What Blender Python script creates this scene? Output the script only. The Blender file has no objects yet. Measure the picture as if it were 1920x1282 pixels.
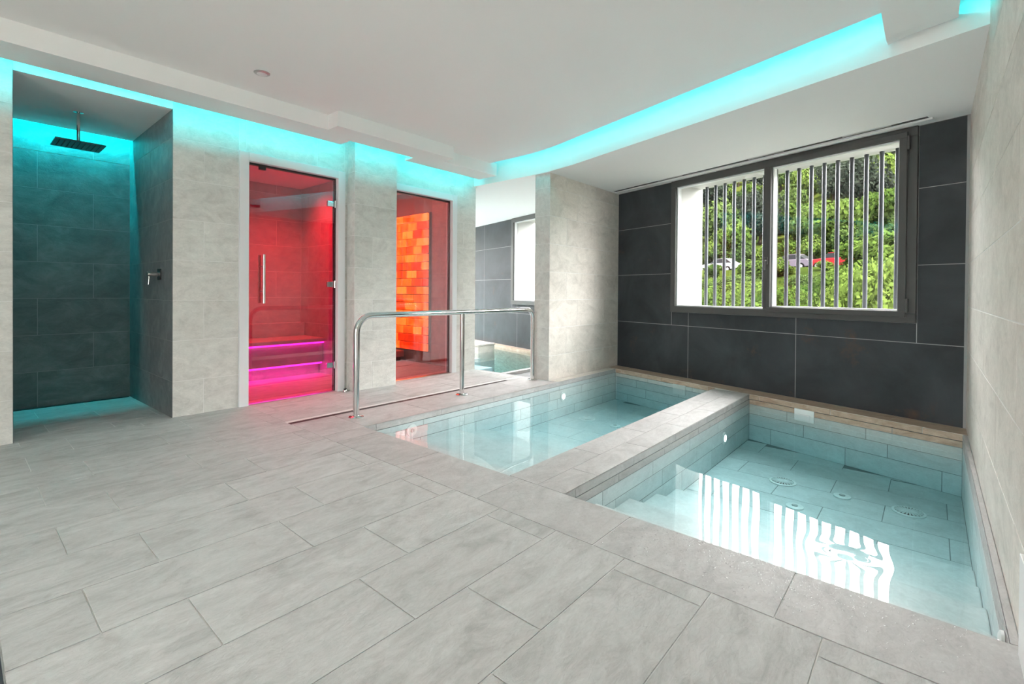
import bpy, math, random
import numpy as np
from mathutils import Matrix, Vector

random.seed(7)
rng = np.random.default_rng(11)
sc = bpy.context.scene
COL = sc.collection

# ------------------------------------------------------------------ camera
TH, PITCH, ROLL = 0.713034, -0.00819799, 0.00746967
F = Vector((-math.sin(TH), math.cos(TH), 0)); R = Vector((math.cos(TH), math.sin(TH), 0)); U = Vector((0, 0, 1))
F2 = F * math.cos(PITCH) + U * math.sin(PITCH); U2 = -F * math.sin(PITCH) + U * math.cos(PITCH)
R3 = R * math.cos(ROLL) + U2 * math.sin(ROLL); U3 = -R * math.sin(ROLL) + U2 * math.cos(ROLL)
cd = bpy.data.cameras.new('camera'); cam = bpy.data.objects.new('camera', cd); COL.objects.link(cam)
cam.matrix_world = Matrix(((R3.x, U3.x, -F2.x, 0), (R3.y, U3.y, -F2.y, 0), (R3.z, U3.z, -F2.z, 1.0), (0, 0, 0, 1)))
cd.sensor_width = 36.0; cd.lens = 909.86 * 36 / 1920; cd.shift_y = -(641 - 555.0) / 1920
cd.clip_start = 0.02; cd.clip_end = 600
sc.camera = cam

# ------------------------------------------------------------------ world, sun, exposure
world = bpy.data.worlds.new('world'); sc.world = world; world.use_nodes = True
wn = world.node_tree; wn.nodes.clear()
wo = wn.nodes.new('ShaderNodeOutputWorld'); wb = wn.nodes.new('ShaderNodeBackground')
wb.inputs['Color'].default_value = (1.0, 0.95, 0.952, 1); wb.inputs['Strength'].default_value = 30.0
wn.links.new(wb.outputs[0], wo.inputs['Surface'])
sd = bpy.data.lights.new('sun', 'SUN'); sd.energy = 110.0; sd.angle = 0.01; sd.color = (1.0, 0.93, 0.80)
sun = bpy.data.objects.new('sun', sd); COL.objects.link(sun)
sun.rotation_euler = Vector((-0.45, 0.45, -0.77)).to_track_quat('-Z', 'Y').to_euler()
sc.view_settings.view_transform = 'Standard'; sc.view_settings.look = 'None'
sc.view_settings.exposure = 0.66; sc.view_settings.gamma = 1.0; sc.view_settings.use_curve_mapping = False
sc.cycles.use_denoising = True
sc.cycles.max_bounces = 12; sc.cycles.diffuse_bounces = 6; sc.cycles.glossy_bounces = 5
sc.cycles.transparent_max_bounces = 24; sc.cycles.transmission_bounces = 6
sc.cycles.sample_clamp_indirect = 8.0

# frame of the slanting window wall
WA = -0.28955
A = Vector((math.cos(WA), math.sin(WA), 0)); N = Vector((-math.sin(WA), math.cos(WA), 0)); Z = Vector((0, 0, 1))
KW = 4.8253
def Wp(s, k, z=0.0): return A * s + N * k + Z * z
def yk(x, k): return (k - N.x * x) / N.y          # y on the line n.P = k

# ------------------------------------------------------------------ lights in the coves, portals
def area(name, loc, d, along, lx, ly, color, power, spread=180, portal=False):
    l = bpy.data.lights.new(name, 'AREA'); l.shape = 'RECTANGLE'; l.size = lx; l.size_y = ly
    l.energy = power; l.color = color; l.spread = math.radians(spread)
    if portal: l.cycles.is_portal = True
    o = bpy.data.objects.new(name, l); COL.objects.link(o)
    z = -Vector(d).normalized(); x = Vector(along).normalized(); y = z.cross(x).normalized(); x = y.cross(z)
    o.matrix_world = Matrix(((x.x, y.x, z.x, loc[0]), (x.y, y.y, z.y, loc[1]), (x.z, y.z, z.z, loc[2]), (0, 0, 0, 1)))
    return o
CY = (0.0, 0.78, 0.84)
FILL = 0.6                                         # watts of each added fill lamp in the ceiling
PW = 1.05                                            # watts per metre of LED strip
def strip_light(p0, p1, d, scale=1.0):
    p0 = Vector(p0); p1 = Vector(p1)
    area('led_light', (p0 + p1) / 2, d, p1 - p0, (p1 - p0).length, 0.012, CY, PW * scale * (p1 - p0).length, 160)
strip_light((-4.255, -2.5, 2.478), (-4.255, 2.42, 2.478), (-1, 0, -0.35), 1.7)
strip_light((-4.09, 2.46, 2.478), (-4.09, 3.15, 2.478), (-1, 0, -0.35), 1.7)
strip_light((-4.255, 3.20, 2.478), (-4.255, 4.29, 2.478), (-1, 0, -0.35), 1.7)
strip_light((-5.77, 0.28, 2.50), (-5.77, 1.11, 2.50), (-0.35, 0, -1), 17.0)
strip_light((-3.95, 4.15, 2.612), (-2.95, 4.165, 2.612), (0, 1, -0.7), 0.72)
strip_light((-2.95, 4.165, 2.612), (-0.24, 3.37, 2.612), N - Z * 0.7, 0.72)
strip_light((0.06, -2.5, 2.47), (0.06, 3.40, 2.47), (1, 0, -0.3), 0.8)
area('portal_window', Wp(-2.73, 5.36, 1.56), -N, A, 2.4, 1.5, (1, 1, 1), 1, portal=True)
area('portal_entrance', (-1.15, -2.72, 1.05), (0, 1, 0), (1, 0, 0), 0.8, 2.1, (1, 1, 1), 1, portal=True)
area('portal_bay_window', Wp(-6.35, 5.36, 1.56), -N, A, 2.4, 1.5, (1, 1, 1), 1, portal=True)

# ------------------------------------------------------------------ materials
MATS = {}
def newmat(name):
    m = bpy.data.materials.new(name); m.use_nodes = True
    nt = m.node_tree; nt.nodes.clear()
    out = nt.nodes.new('ShaderNodeOutputMaterial'); MATS[name] = m
    return m, nt, out
def nd(nt, t, **kw):
    n = nt.nodes.new(t)
    for k, v in kw.items():
        if hasattr(n, k): setattr(n, k, v)
        else: n.inputs[k.replace('_', ' ')].default_value = v
    return n
def bsdf(nt, out, col=(0.8, 0.8, 0.8), rough=0.5, metal=0.0, spec=0.5):
    b = nt.nodes.new('ShaderNodeBsdfPrincipled')
    b.inputs['Base Color'].default_value = (*col, 1); b.inputs['Roughness'].default_value = rough
    b.inputs['Metallic'].default_value = metal; b.inputs['Specular IOR Level'].default_value = spec
    nt.links.new(b.outputs[0], out.inputs['Surface']); return b
def plain(name, col, rough=0.5, metal=0.0, spec=0.5, noise=0.0, scale=40):
    m, nt, out = newmat(name); b = bsdf(nt, out, col, rough, metal, spec)
    if noise:
        tc = nt.nodes.new('ShaderNodeNewGeometry'); nz = nd(nt, 'ShaderNodeTexNoise', Scale=scale, Detail=3.0)
        nt.links.new(tc.outputs['Position'], nz.inputs['Vector'])
        bp = nd(nt, 'ShaderNodeBump', Strength=noise, Distance=0.01)
        nt.links.new(nz.outputs[0], bp.inputs['Height']); nt.links.new(bp.outputs[0], b.inputs['Normal'])
    return m
def ramp(nt, stops):
    r = nt.nodes.new('ShaderNodeValToRGB'); e = r.color_ramp.elements
    e[0].position, e[0].color = stops[0][0], (*stops[0][1], 1)
    e[1].position, e[1].color = stops[-1][0], (*stops[-1][1], 1)
    for p, c in stops[1:-1]:
        x = e.new(p); x.color = (*c, 1)
    return r
def stone(name, c0, c1, c2, rough=0.42, stretch=(2.2, 6.0, 6.0), bump=0.25, var=0.10, spec=0.35, rot=0.0):
    """split-face stone look of the porcelain tiles: streaky veins, fine relief, every tile a little different"""
    m, nt, out = newmat(name); b = bsdf(nt, out, c1, rough, 0, spec); L = nt.links.new
    g = nt.nodes.new('ShaderNodeNewGeometry'); oi = nt.nodes.new('ShaderNodeObjectInfo')
    mul = nd(nt, 'ShaderNodeVectorMath', operation='MULTIPLY_ADD')
    cmb = nt.nodes.new('ShaderNodeCombineXYZ')
    for k, f in (('X', 17.0), ('Y', 31.0), ('Z', 11.0)):
        mm = nd(nt, 'ShaderNodeMath', operation='MULTIPLY'); mm.inputs[1].default_value = f
        L(oi.outputs['Random'], mm.inputs[0]); L(mm.outputs[0], cmb.inputs[k])
    mp = nd(nt, 'ShaderNodeMapping'); mp.inputs['Scale'].default_value = stretch; mp.inputs['Rotation'].default_value = (0.35 + rot, 0.4, 0.5)
    add = nd(nt, 'ShaderNodeVectorMath', operation='ADD')
    L(g.outputs['Position'], add.inputs[0]); L(cmb.outputs[0], add.inputs[1]); L(add.outputs[0], mp.inputs['Vector'])
    n1 = nd(nt, 'ShaderNodeTexNoise', Scale=1.5, Detail=10.0, Roughness=0.68, Distortion=1.1)
    L(mp.outputs[0], n1.inputs['Vector'])
    r = ramp(nt, [(0.28, c0), (0.5, c1), (0.72, c2)]); L(n1.outputs[0], r.inputs[0])
    n2 = nd(nt, 'ShaderNodeTexNoise', Scale=9.0, Detail=6.0, Roughness=0.7, Distortion=1.5); L(mp.outputs[0], n2.inputs['Vector'])
    hv = nd(nt, 'ShaderNodeMath', operation='MULTIPLY_ADD'); hv.inputs[1].default_value = var; hv.inputs[2].default_value = 1 - var / 2
    L(oi.outputs['Random'], hv.inputs[0])
    n3 = nd(nt, 'ShaderNodeMapRange'); n3.inputs['From Min'].default_value = 0.3; n3.inputs['From Max'].default_value = 0.7
    n3.inputs['To Min'].default_value = 0.90; n3.inputs['To Max'].default_value = 1.08; L(n2.outputs[0], n3.inputs[0])
    mv = nd(nt, 'ShaderNodeMath', operation='MULTIPLY'); L(hv.outputs[0], mv.inputs[0]); L(n3.outputs[0], mv.inputs[1])
    mx = nd(nt, 'ShaderNodeVectorMath', operation='SCALE'); L(r.outputs[0], mx.inputs[0]); L(mv.outputs[0], mx.inputs['Scale'])
    L(mx.outputs[0], b.inputs['Base Color'])
    bp = nd(nt, 'ShaderNodeBump', Strength=bump, Distance=0.006); L(n2.outputs[0], bp.inputs['Height']); L(bp.outputs[0], b.inputs['Normal'])
    return m
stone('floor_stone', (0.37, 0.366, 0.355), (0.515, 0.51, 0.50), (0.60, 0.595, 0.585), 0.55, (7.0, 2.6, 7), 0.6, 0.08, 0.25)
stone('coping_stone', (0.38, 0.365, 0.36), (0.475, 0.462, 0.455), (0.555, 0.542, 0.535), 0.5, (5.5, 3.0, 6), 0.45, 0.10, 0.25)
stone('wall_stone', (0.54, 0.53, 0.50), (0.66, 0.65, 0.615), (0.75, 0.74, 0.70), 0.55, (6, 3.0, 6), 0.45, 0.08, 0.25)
stone('warm_stone', (0.552, 0.511, 0.462), (0.690, 0.642, 0.586), (0.780, 0.731, 0.676), 0.5, (5, 2.4, 4.2), 0.30)
stone('ledge_stone', (0.30, 0.215, 0.15), (0.44, 0.335, 0.25), (0.56, 0.45, 0.36), 0.45, (2, 14, 14), 0.3)
stone('slate_stone', (0.10, 0.11, 0.115), (0.16, 0.17, 0.175), (0.24, 0.25, 0.25), 0.45, (5, 2.4, 4.2), 0.45)
stone('pool_floor', (0.56, 0.59, 0.59), (0.65, 0.68, 0.68), (0.72, 0.75, 0.75), 0.4, (3, 3, 6), 0.1, 0.08)
stone('pool_stone', (0.58, 0.61, 0.61), (0.67, 0.70, 0.70), (0.73, 0.76, 0.76), 0.4, (3, 3, 6), 0.1, 0.08)
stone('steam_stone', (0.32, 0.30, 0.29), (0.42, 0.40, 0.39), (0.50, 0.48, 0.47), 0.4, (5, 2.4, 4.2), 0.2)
# dark metallic-looking porcelain with rust patches
m, nt, out = newmat('dark_panel'); b = bsdf(nt, out, (0.04, 0.045, 0.05), 0.5, 0.0, 0.22); L = nt.links.new
g = nt.nodes.new('ShaderNodeNewGeometry'); oi = nt.nodes.new('ShaderNodeObjectInfo')
sh = nd(nt, 'ShaderNodeVectorMath', operation='SCALE'); sh.inputs['Scale'].default_value = 1.0
n1 = nd(nt, 'ShaderNodeTexNoise', Scale=1.6, Detail=7.0, Roughness=0.6, Distortion=0.6); L(g.outputs['Position'], n1.inputs['Vector'])
r1 = ramp(nt, [(0.3, (0.026, 0.029, 0.032)), (0.55, (0.043, 0.048, 0.053)), (0.75, (0.060, 0.066, 0.072))]); L(n1.outputs[0], r1.inputs[0])
n2 = nd(nt, 'ShaderNodeTexNoise', Scale=3.1, Detail=9.0, Roughness=0.7); L(g.outputs['Position'], n2.inputs['Vector'])
r2 = ramp(nt, [(0.60, (0, 0, 0)), (0.74, (1, 1, 1))]); L(n2.outputs[0], r2.inputs[0])
mx = nd(nt, 'ShaderNodeMix', data_type='RGBA'); L(r2.outputs[0], mx.inputs[0]); L(r1.outputs[0], mx.inputs[6]); mx.inputs[7].default_value = (0.085, 0.055, 0.042, 1)
L(mx.outputs[2], b.inputs['Base Color'])
n3 = nd(nt, 'ShaderNodeMapRange'); n3.inputs['To Min'].default_value = 0.45; n3.inputs['To Max'].default_value = 0.62; L(n2.outputs[0], n3.inputs[0]); L(n3.outputs[0], b.inputs['Roughness'])

plain('grout', (0.74, 0.73, 0.71), 0.8, noise=0.2, scale=200)
plain('pale_grout', (0.76, 0.75, 0.73), 0.8)
plain('dark_grout', (0.30, 0.30, 0.295), 0.8)
plain('pool_grout', (0.26, 0.28, 0.28), 0.8)
plain('plaster', (0.89, 0.88, 0.87), 0.85, noise=0.05, scale=120)
plain('reveal_plaster', (0.55, 0.545, 0.53), 0.85)
plain('aluminium', (0.76, 0.77, 0.78), 0.4, 0.0)
plain('anthracite', (0.062, 0.062, 0.060), 0.45, 0.1)
plain('black_rubber', (0.012, 0.012, 0.014), 0.5)
plain('steel', (0.70, 0.69, 0.68), 0.10, 1.0)
plain('brushed_steel', (0.58, 0.57, 0.56), 0.28, 1.0)
plain('drain_steel', (0.075, 0.060, 0.058), 0.5, 0.3)
plain('bar_metal', (0.045, 0.05, 0.06), 0.45, 0.0, 0.3)
plain('white_plastic', (0.78, 0.80, 0.79), 0.35)
plain('white_paint', (0.80, 0.80, 0.80), 0.5)
plain('shower_black', (0.045, 0.05, 0.05), 0.25, 0.7)
plain('wood', (0.62, 0.44, 0.30), 0.5)
plain('bench', (0.42, 0.36, 0.36), 0.4)
plain('salt_frame', (0.10, 0.05, 0.045), 0.6)
plain('tyre', (0.001, 0.001, 0.001), 0.7, 0, 0)
plain('car_red', (0.030, 0.0012, 0.0018), 0.5, 0.0, 0.02)
plain('car_white', (0.030, 0.030, 0.032), 0.5, 0.0, 0.02)
plain('car_silver', (0.014, 0.012, 0.016), 0.5, 0.0, 0.02)
plain('car_glass', (0.001, 0.0012, 0.0015), 0.4, 0, 0.02)
plain('car_light', (0.03, 0.001, 0.001), 0.4, 0, 0.02)
plain('bark', (0.006, 0.0045, 0.0035), 0.9, 0, 0)
plain('asphalt', (0.010, 0.010, 0.0105), 0.95, 0, 0.0)
def emis(name, col, strength):
    m, nt, out = newmat(name); e = nt.nodes.new('ShaderNodeEmission')
    e.inputs['Color'].default_value = (*col, 1); e.inputs['Strength'].default_value = strength
    nt.links.new(e.outputs[0], out.inputs['Surface']); return m
emis('led_cyan', CY, 6.0)
emis('led_magenta', (1.0, 0.02, 0.62), 5.0)
emis('lamp_white', (0.95, 1.0, 1.0), 5.0)
def glassy(name, tint, ior, add=0.0, bump=0.0, bscale=3.0, vol=None):
    """thin clear sheet: fresnel mirror over a tinted transparency"""
    m, nt, out = newmat(name); L = nt.links.new
    t = nt.nodes.new('ShaderNodeBsdfTransparent'); t.inputs[0].default_value = (*tint, 1)
    gl = nt.nodes.new('ShaderNodeBsdfGlossy'); gl.inputs['Roughness'].default_value = 0.0
    fr = nd(nt, 'ShaderNodeFresnel', IOR=ior)
    bf = nt.nodes.new('ShaderNodeNewGeometry'); mr = nd(nt, 'ShaderNodeMapRange'); mr.inputs['To Min'].default_value = ior; mr.inputs['To Max'].default_value = 1 / ior
    L(bf.outputs['Backfacing'], mr.inputs[0]); L(mr.outputs[0], fr.inputs['IOR']); mxs = nt.nodes.new('ShaderNodeMixShader')
    ma = nd(nt, 'ShaderNodeMath', operation='ADD'); ma.inputs[1].default_value = add; ma.use_clamp = True
    L(fr.outputs[0], ma.inputs[0]); L(ma.outputs[0], mxs.inputs[0]); L(t.outputs[0], mxs.inputs[1]); L(gl.outputs[0], mxs.inputs[2])
    if bump:
        g = nt.nodes.new('ShaderNodeNewGeometry'); nz = nd(nt, 'ShaderNodeTexNoise', Scale=bscale, Detail=2.0)
        L(g.outputs['Position'], nz.inputs['Vector']); bp = nd(nt, 'ShaderNodeBump', Strength=bump, Distance=0.01)
        L(nz.outputs[0], bp.inputs['Height']); L(bp.outputs[0], gl.inputs['Normal']); L(bp.outputs[0], fr.inputs['Normal'])
    L(mxs.outputs[0], out.inputs['Surface'])
    if vol:
        va = nt.nodes.new('ShaderNodeVolumeAbsorption'); va.inputs['Color'].default_value = (*vol[0], 1); va.inputs['Density'].default_value = vol[1]
        L(va.outputs[0], out.inputs['Volume'])
    return m
glassy('door_glass', (0.80, 0.56, 0.62), 1.55, 0.06)
glassy('window_glass', (0.95, 0.97, 0.96), 1.45)
glassy('droplet', (0.92, 0.92, 0.92), 1.33, 0.10)
glassy('water', (0.97, 0.995, 0.995), 1.33, 0.0, 0.008, 5.0, ((0.20, 0.80, 0.88), 0.48))
# backlit salt bricks
m, nt, out = newmat('salt'); L = nt.links.new
b = bsdf(nt, out, (0.75, 0.30, 0.15), 0.5)
g = nt.nodes.new('ShaderNodeNewGeometry'); oi = nt.nodes.new('ShaderNodeObjectInfo')
n1 = nd(nt, 'ShaderNodeTexNoise', Scale=7.0, Detail=5.0, Distortion=1.2); L(g.outputs['Position'], n1.inputs['Vector'])
ad = nd(nt, 'ShaderNodeMath', operation='MULTIPLY_ADD'); ad.inputs[1].default_value = 0.55; L(oi.outputs['Random'], ad.inputs[0])
sb = nd(nt, 'ShaderNodeMath', operation='MULTIPLY'); sb.inputs[1].default_value = 0.75; L(n1.outputs[0], sb.inputs[0]); L(sb.outputs[0], ad.inputs[2])
r = ramp(nt, [(0.22, (0.30, 0.006, 0.0)), (0.45, (0.85, 0.07, 0.002)), (0.65, (1.2, 0.24, 0.012)), (0.9, (1.6, 0.55, 0.06))]); L(ad.outputs[0], r.inputs[0])
L(r.outputs[0], b.inputs['Emission Color']); b.inputs['Emission Strength'].default_value = 1.25
# leaves and grass
def leafmat(name, c0, c1, tr=0.35):
    m, nt, out = newmat(name); L = nt.links.new
    g = nt.nodes.new('ShaderNodeNewGeometry'); oi = nt.nodes.new('ShaderNodeObjectInfo')
    n1 = nd(nt, 'ShaderNodeTexNoise', Scale=0.9, Detail=4.0); L(g.outputs['Position'], n1.inputs['Vector'])
    ad = nd(nt, 'ShaderNodeMath', operation='MULTIPLY_ADD'); ad.inputs[1].default_value = 0.5; L(oi.outputs['Random'], ad.inputs[0])
    s2 = nd(nt, 'ShaderNodeMath', operation='SUBTRACT'); s2.inputs[1].default_value = 0.22; L(n1.outputs[0], s2.inputs[0]); L(s2.outputs[0], ad.inputs[2])
    r = ramp(nt, [(0.1, c0), (0.8, c1)]); L(ad.outputs[0], r.inputs[0])
    d = nt.nodes.new('ShaderNodeBsdfDiffuse'); t = nt.nodes.new('ShaderNodeBsdfTranslucent'); mx = nt.nodes.new('ShaderNodeMixShader')
    mx.inputs[0].default_value = tr; L(r.outputs[0], d.inputs[0]); L(r.outputs[0], t.inputs[0]); L(d.outputs[0], mx.inputs[1]); L(t.outputs[0], mx.inputs[2])
    L(mx.outputs[0], out.inputs['Surface']); return m
leafmat('leaf_bright', (0.0036, 0.0085, 0.0016), (0.0185, 0.0270, 0.0060))
leafmat('leaf_mid', (0.003, 0.007, 0.0024), (0.0125, 0.019, 0.0055))
leafmat('leaf_dark', (0.0024, 0.0034, 0.0028), (0.0062, 0.0078, 0.006))
m, nt, out = newmat('grass_slope'); b = bsdf(nt, out, (0.1, 0.14, 0.03), 1.0, 0.0, 0.0); L = nt.links.new
g = nt.nodes.new('ShaderNodeNewGeometry'); n1 = nd(nt, 'ShaderNodeTexNoise', Scale=0.10, Detail=8.0, Roughness=0.65); L(g.outputs['Position'], n1.inputs['Vector'])
r = ramp(nt, [(0.3, (0.0020, 0.0034, 0.0008)), (0.5, (0.0048, 0.0070, 0.0013)), (0.68, (0.0095, 0.0105, 0.0025))]); L(n1.outputs[0], r.inputs[0]); L(r.outputs[0], b.inputs['Base Color'])
def M(n): return MATS[n]

# ------------------------------------------------------------------ mesh helpers
class MB:
    def __init__(s): s.v = []; s.f = []
    def add(s, vs, fs):
        o = len(s.v); s.v += [tuple(p) for p in vs]; s.f += [tuple(i + o for i in f) for f in fs]; return s
    def obox(s, O, U_, V_, W_, u0, u1, v0, v1, w0, w1):
        O = Vector(O); U_ = Vector(U_); V_ = Vector(V_); W_ = Vector(W_)
        P = [O + U_ * a + V_ * b + W_ * c for c in (w0, w1) for b in (v0, v1) for a in (u0, u1)]
        fs = [(0, 2, 3, 1), (4, 5, 7, 6), (0, 1, 5, 4), (2, 6, 7, 3), (0, 4, 6, 2), (1, 3, 7, 5)]
        if U_.cross(V_).dot(W_) < 0: fs = [f[::-1] for f in fs]
        return s.add(P, fs)
    def box(s, x0, x1, y0, y1, z0, z1): return s.obox((0, 0, 0), (1, 0, 0), (0, 1, 0), (0, 0, 1), x0, x1, y0, y1, z0, z1)
    def wbox(s, s0, s1, k0, k1, z0, z1): return s.obox((0, 0, 0), A, N, Z, s0, s1, k0, k1, z0, z1)
    def prism(s, poly, z0, z1):
        ar = sum(poly[i][0] * poly[(i + 1) % len(poly)][1] - poly[(i + 1) % len(poly)][0] * poly[i][1] for i in range(len(poly)))
        if ar < 0: poly = poly[::-1]
        n = len(poly)
        return s.add([(p[0], p[1], z0) for p in poly] + [(p[0], p[1], z1) for p in poly],
                     [tuple(range(n))[::-1], tuple(range(n, 2 * n))] + [(i, (i + 1) % n, n + (i + 1) % n, n + i) for i in range(n)])
    def tube(s, pts, r, seg=16, caps=True, radii=None):
        pts = [Vector(p) for p in pts]; rings = []; up = None
        for i, p in enumerate(pts):
            t = (pts[min(i + 1, len(pts) - 1)] - pts[max(i - 1, 0)]).normalized()
            if up is None: up = t.orthogonal().normalized()
            up = (up - t * up.dot(t)).normalized(); bi = t.cross(up)
            rr = radii[i] if radii else r
            rings.append([p + (up * math.cos(2 * math.pi * j / seg) + bi * math.sin(2 * math.pi * j / seg)) * rr for j in range(seg)])
        vs = [q for rg in rings for q in rg]; fs = []
        for i in range(len(pts) - 1):
            for j in range(seg):
                fs.append((i * seg + j, i * seg + (j + 1) % seg, (i + 1) * seg + (j + 1) % seg, (i + 1) * seg + j))
        if caps: fs += [tuple(range(seg))[::-1], tuple(range((len(pts) - 1) * seg, len(pts) * seg))]
        return s.add(vs, fs)
    def lathe(s, c, axis, prof, seg=24):
        """prof: list of (radius, height along axis)"""
        axis = Vector(axis).normalized(); x = axis.orthogonal().normalized(); y = axis.cross(x); c = Vector(c); vs = []; fs = []
        for r_, h in prof:
            for j in range(seg):
                t = 2 * math.pi * j / seg; vs.append(c + axis * h + (x * math.cos(t) + y * math.sin(t)) * r_)
        for i in range(len(prof) - 1):
            for j in range(seg):
                fs.append((i * seg + j, i * seg + (j + 1) % seg, (i + 1) * seg + (j + 1) % seg, (i + 1) * seg + j))
        fs += [tuple(range(seg))[::-1], tuple(range((len(prof) - 1) * seg, len(prof) * seg))]
        return s.add(vs, fs)
    def mesh(s, name):
        me = bpy.data.meshes.new(name); me.from_pydata(s.v, [], s.f); me.update(); return me
    def build(s, name, mat, parent=None, smooth=False, bevel=0.0, **tags):
        me = s.mesh(name); me.materials.append(M(mat)); o = bpy.data.objects.new(name, me); COL.objects.link(o)
        if smooth:
            for p in me.polygons: p.use_smooth = True
            try: me.set_sharp_from_angle(angle=math.radians(38))
            except Exception: pass
        if bevel:
            bm = o.modifiers.new('bevel', 'BEVEL'); bm.width = bevel; bm.segments = 2; bm.limit_method = 'ANGLE'; bm.angle_limit = math.radians(35)
        if parent is not None: setparent(o, parent)
        for k, v in tags.items(): o[k] = v
        return o
def setparent(o, p):
    o.parent = p
    q = p; T = Vector((0, 0, 0))
    if p.type == 'EMPTY': T = p.location
    o.matrix_parent_inverse = Matrix.Translation(-T)
def thing(name, loc, label=None, category=None, group=None, kind=None):
    o = bpy.data.objects.new(name, None); o.empty_display_size = 0.1; COL.objects.link(o); o.location = loc
    for k, v in (('label', label), ('category', category), ('group', group), ('kind', kind)):
        if v: o[k] = v
    return o
TC = {}
def tilemesh(w, h, t, c, mat):
    key = (round(w, 3), round(h, 3), round(t, 4), mat)
    if key in TC: return TC[key]
    a, b = w / 2, h / 2
    vs = [(-a, -b, 0), (a, -b, 0), (a, b, 0), (-a, b, 0), (-a, -b, t - c), (a, -b, t - c), (a, b, t - c), (-a, b, t - c),
          (-a + c, -b + c, t), (a - c, -b + c, t), (a - c, b - c, t), (-a + c, b - c, t)]
    fs = [(8, 9, 10, 11)] + [(i, (i + 1) % 4, 4 + (i + 1) % 4, 4 + i) for i in range(4)] + [(4 + i, 4 + (i + 1) % 4, 8 + (i + 1) % 4, 8 + i) for i in range(4)]
    me = bpy.data.meshes.new('tile'); me.from_pydata(vs, [], fs); me.materials.append(M(mat)); me.update(); TC[key] = me
    return me
def tile_at(parent, O, U_, V_, rect, mat, t=0.0016, gap=0.0045, name='tile', chamfer=0.0007):
    u0, u1, v0, v1 = rect; w = u1 - u0 - gap; h = v1 - v0 - gap
    if w < 0.012 or h < 0.008: return
    U_ = Vector(U_); V_ = Vector(V_); Wn = U_.cross(V_)
    P = Vector(O) + U_ * (u0 + u1) / 2 + V_ * (v0 + v1) / 2
    o = bpy.data.objects.new(name, tilemesh(w, h, t, chamfer, mat)); COL.objects.link(o)
    o.matrix_world = Matrix(((U_.x, V_.x, Wn.x, P.x), (U_.y, V_.y, Wn.y, P.y), (U_.z, V_.z, Wn.z, P.z), (0, 0, 0, 1)))
    mw = o.matrix_world.copy(); setparent(o, parent); o.matrix_basis = mw
    return o
def cut(rect, holes):
    rs = [rect]
    for h in holes:
        nx = []
        for (a, b, c, d) in rs:
            if h[1] <= a or h[0] >= b or h[3] <= c or h[2] >= d: nx.append((a, b, c, d)); continue
            if h[0] > a: nx.append((a, h[0], c, d))
            if h[1] < b: nx.append((h[1], b, c, d))
            m0, m1 = max(a, h[0]), min(b, h[1])
            if h[2] > c: nx.append((m0, m1, c, h[2]))
            if h[3] < d: nx.append((m0, m1, h[3], d))
        rs = nx
    return rs
def bond(u0, u1, vs, L_, offs):
    """running bond: rows between successive vs, joints at offs[row % n] + L_*k"""
    out = []
    for i in range(len(vs) - 1):
        j = offs[i % len(offs)]; x = u0; k = math.floor((u0 - j) / L_) + 1
        while x < u1 - 1e-6:
            e = min(j + L_ * k, u1); k += 1
            if e - x > 1e-4: out.append((x, e, vs[i], vs[i + 1]))
            x = e
    return out
def tiles(parent, O, U_, V_, rects, mat, holes=(), **kw):
    for r_ in rects:
        for q in cut(r_, holes): tile_at(parent, O, U_, V_, q, mat, **kw)
def wall(name, O, U_, V_, u0, u1, v0, v1, th, mat, holes=()):
    """slab standing behind the plane (O,U,V); its face lies 6 mm behind the finished surface"""
    mb = MB(); W_ = Vector(U_).cross(Vector(V_))
    for q in cut((u0, u1, v0, v1), holes): mb.obox(O, U_, V_, W_, q[0], q[1], q[2], q[3], -th, 0)
    return mb.build(name, mat, kind='structure')

ROWS = [2.187 + 0.318 - 0.318 * i for i in range(9)][::-1]      # tile courses shared by all walls
ROWS[0] = 0.0
XL = -4.47                                                       # finished face of the long left wall
T6 = 0.0016

# ------------------------------------------------------------------ floor
XR = 0.205
YN, YC = 1.99, 1.66                                               # pool rim, joint between paving and coping
P1 = (-3.148, -1.732); P2 = (-1.366, 0.18); KL = KW - 0.22        # pools in x, front of the window ledge
floor = MB()
zt, zb = -T6, -0.05
IN = 0.012
floor.box(XL - 0.01, XR, -2.7, YN - IN, zb, zt); floor.box(-4.66, XL - 0.01, 1.35, YN - IN, zb, zt); floor.box(-4.66, P1[0] - IN, YN - IN, 4.44, zb, zt); floor.box(P1[1] + IN, P2[0] - IN, YN - IN, 5.33, zb, zt)
floor.box(P2[1] + 0.008, XR, YN - IN, 4.76, zb, zt)
floor.prism([(-3.27, 4.44), (P1[0] - IN, 4.44), (P1[0] - IN, yk(P1[0], KL + IN)), (-3.27, yk(-3.27, KL + IN))], zb, zt)
floor.wbox(-4.9, -1.12, KL + IN, KW + 0.02, zb, zt)
floor = floor.build('floor', 'grout', kind='structure')
PX, X0 = 0.3168, -4.03
xs = [X0 + PX * i for i in range(-1, 15)]
def row_tiles(x0, x1, y0, y1, i):
    off = 0.285 if i % 2 == 0 else 0.50
    for (a, b, c, d) in bond(y0, y1, [x0, x1], 0.64, [off]): tile_at(floor, (0, 0, 0), (1, 0, 0), (0, 1, 0), (c, d, a, b), 'floor_stone')
HOLE = [(-9, 9, 0.0, 0.088)]
for i in range(-2, 14):
    a, b = X0 + PX * i, X0 + PX * (i + 1)
    a = max(a, XL); b = min(b, XR)
    if b - a < 0.01: continue
    row_tiles(a, b, 0.088, YC, i); row_tiles(a, b, -2.6, 0.0, i)
for i in (-2, -1, 0):                                               # path along the doors
    a, b = max(X0 + PX * i, XL), min(X0 + PX * (i + 1), -3.66)
    row_tiles(a, b, YC, 4.43, i)
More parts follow.
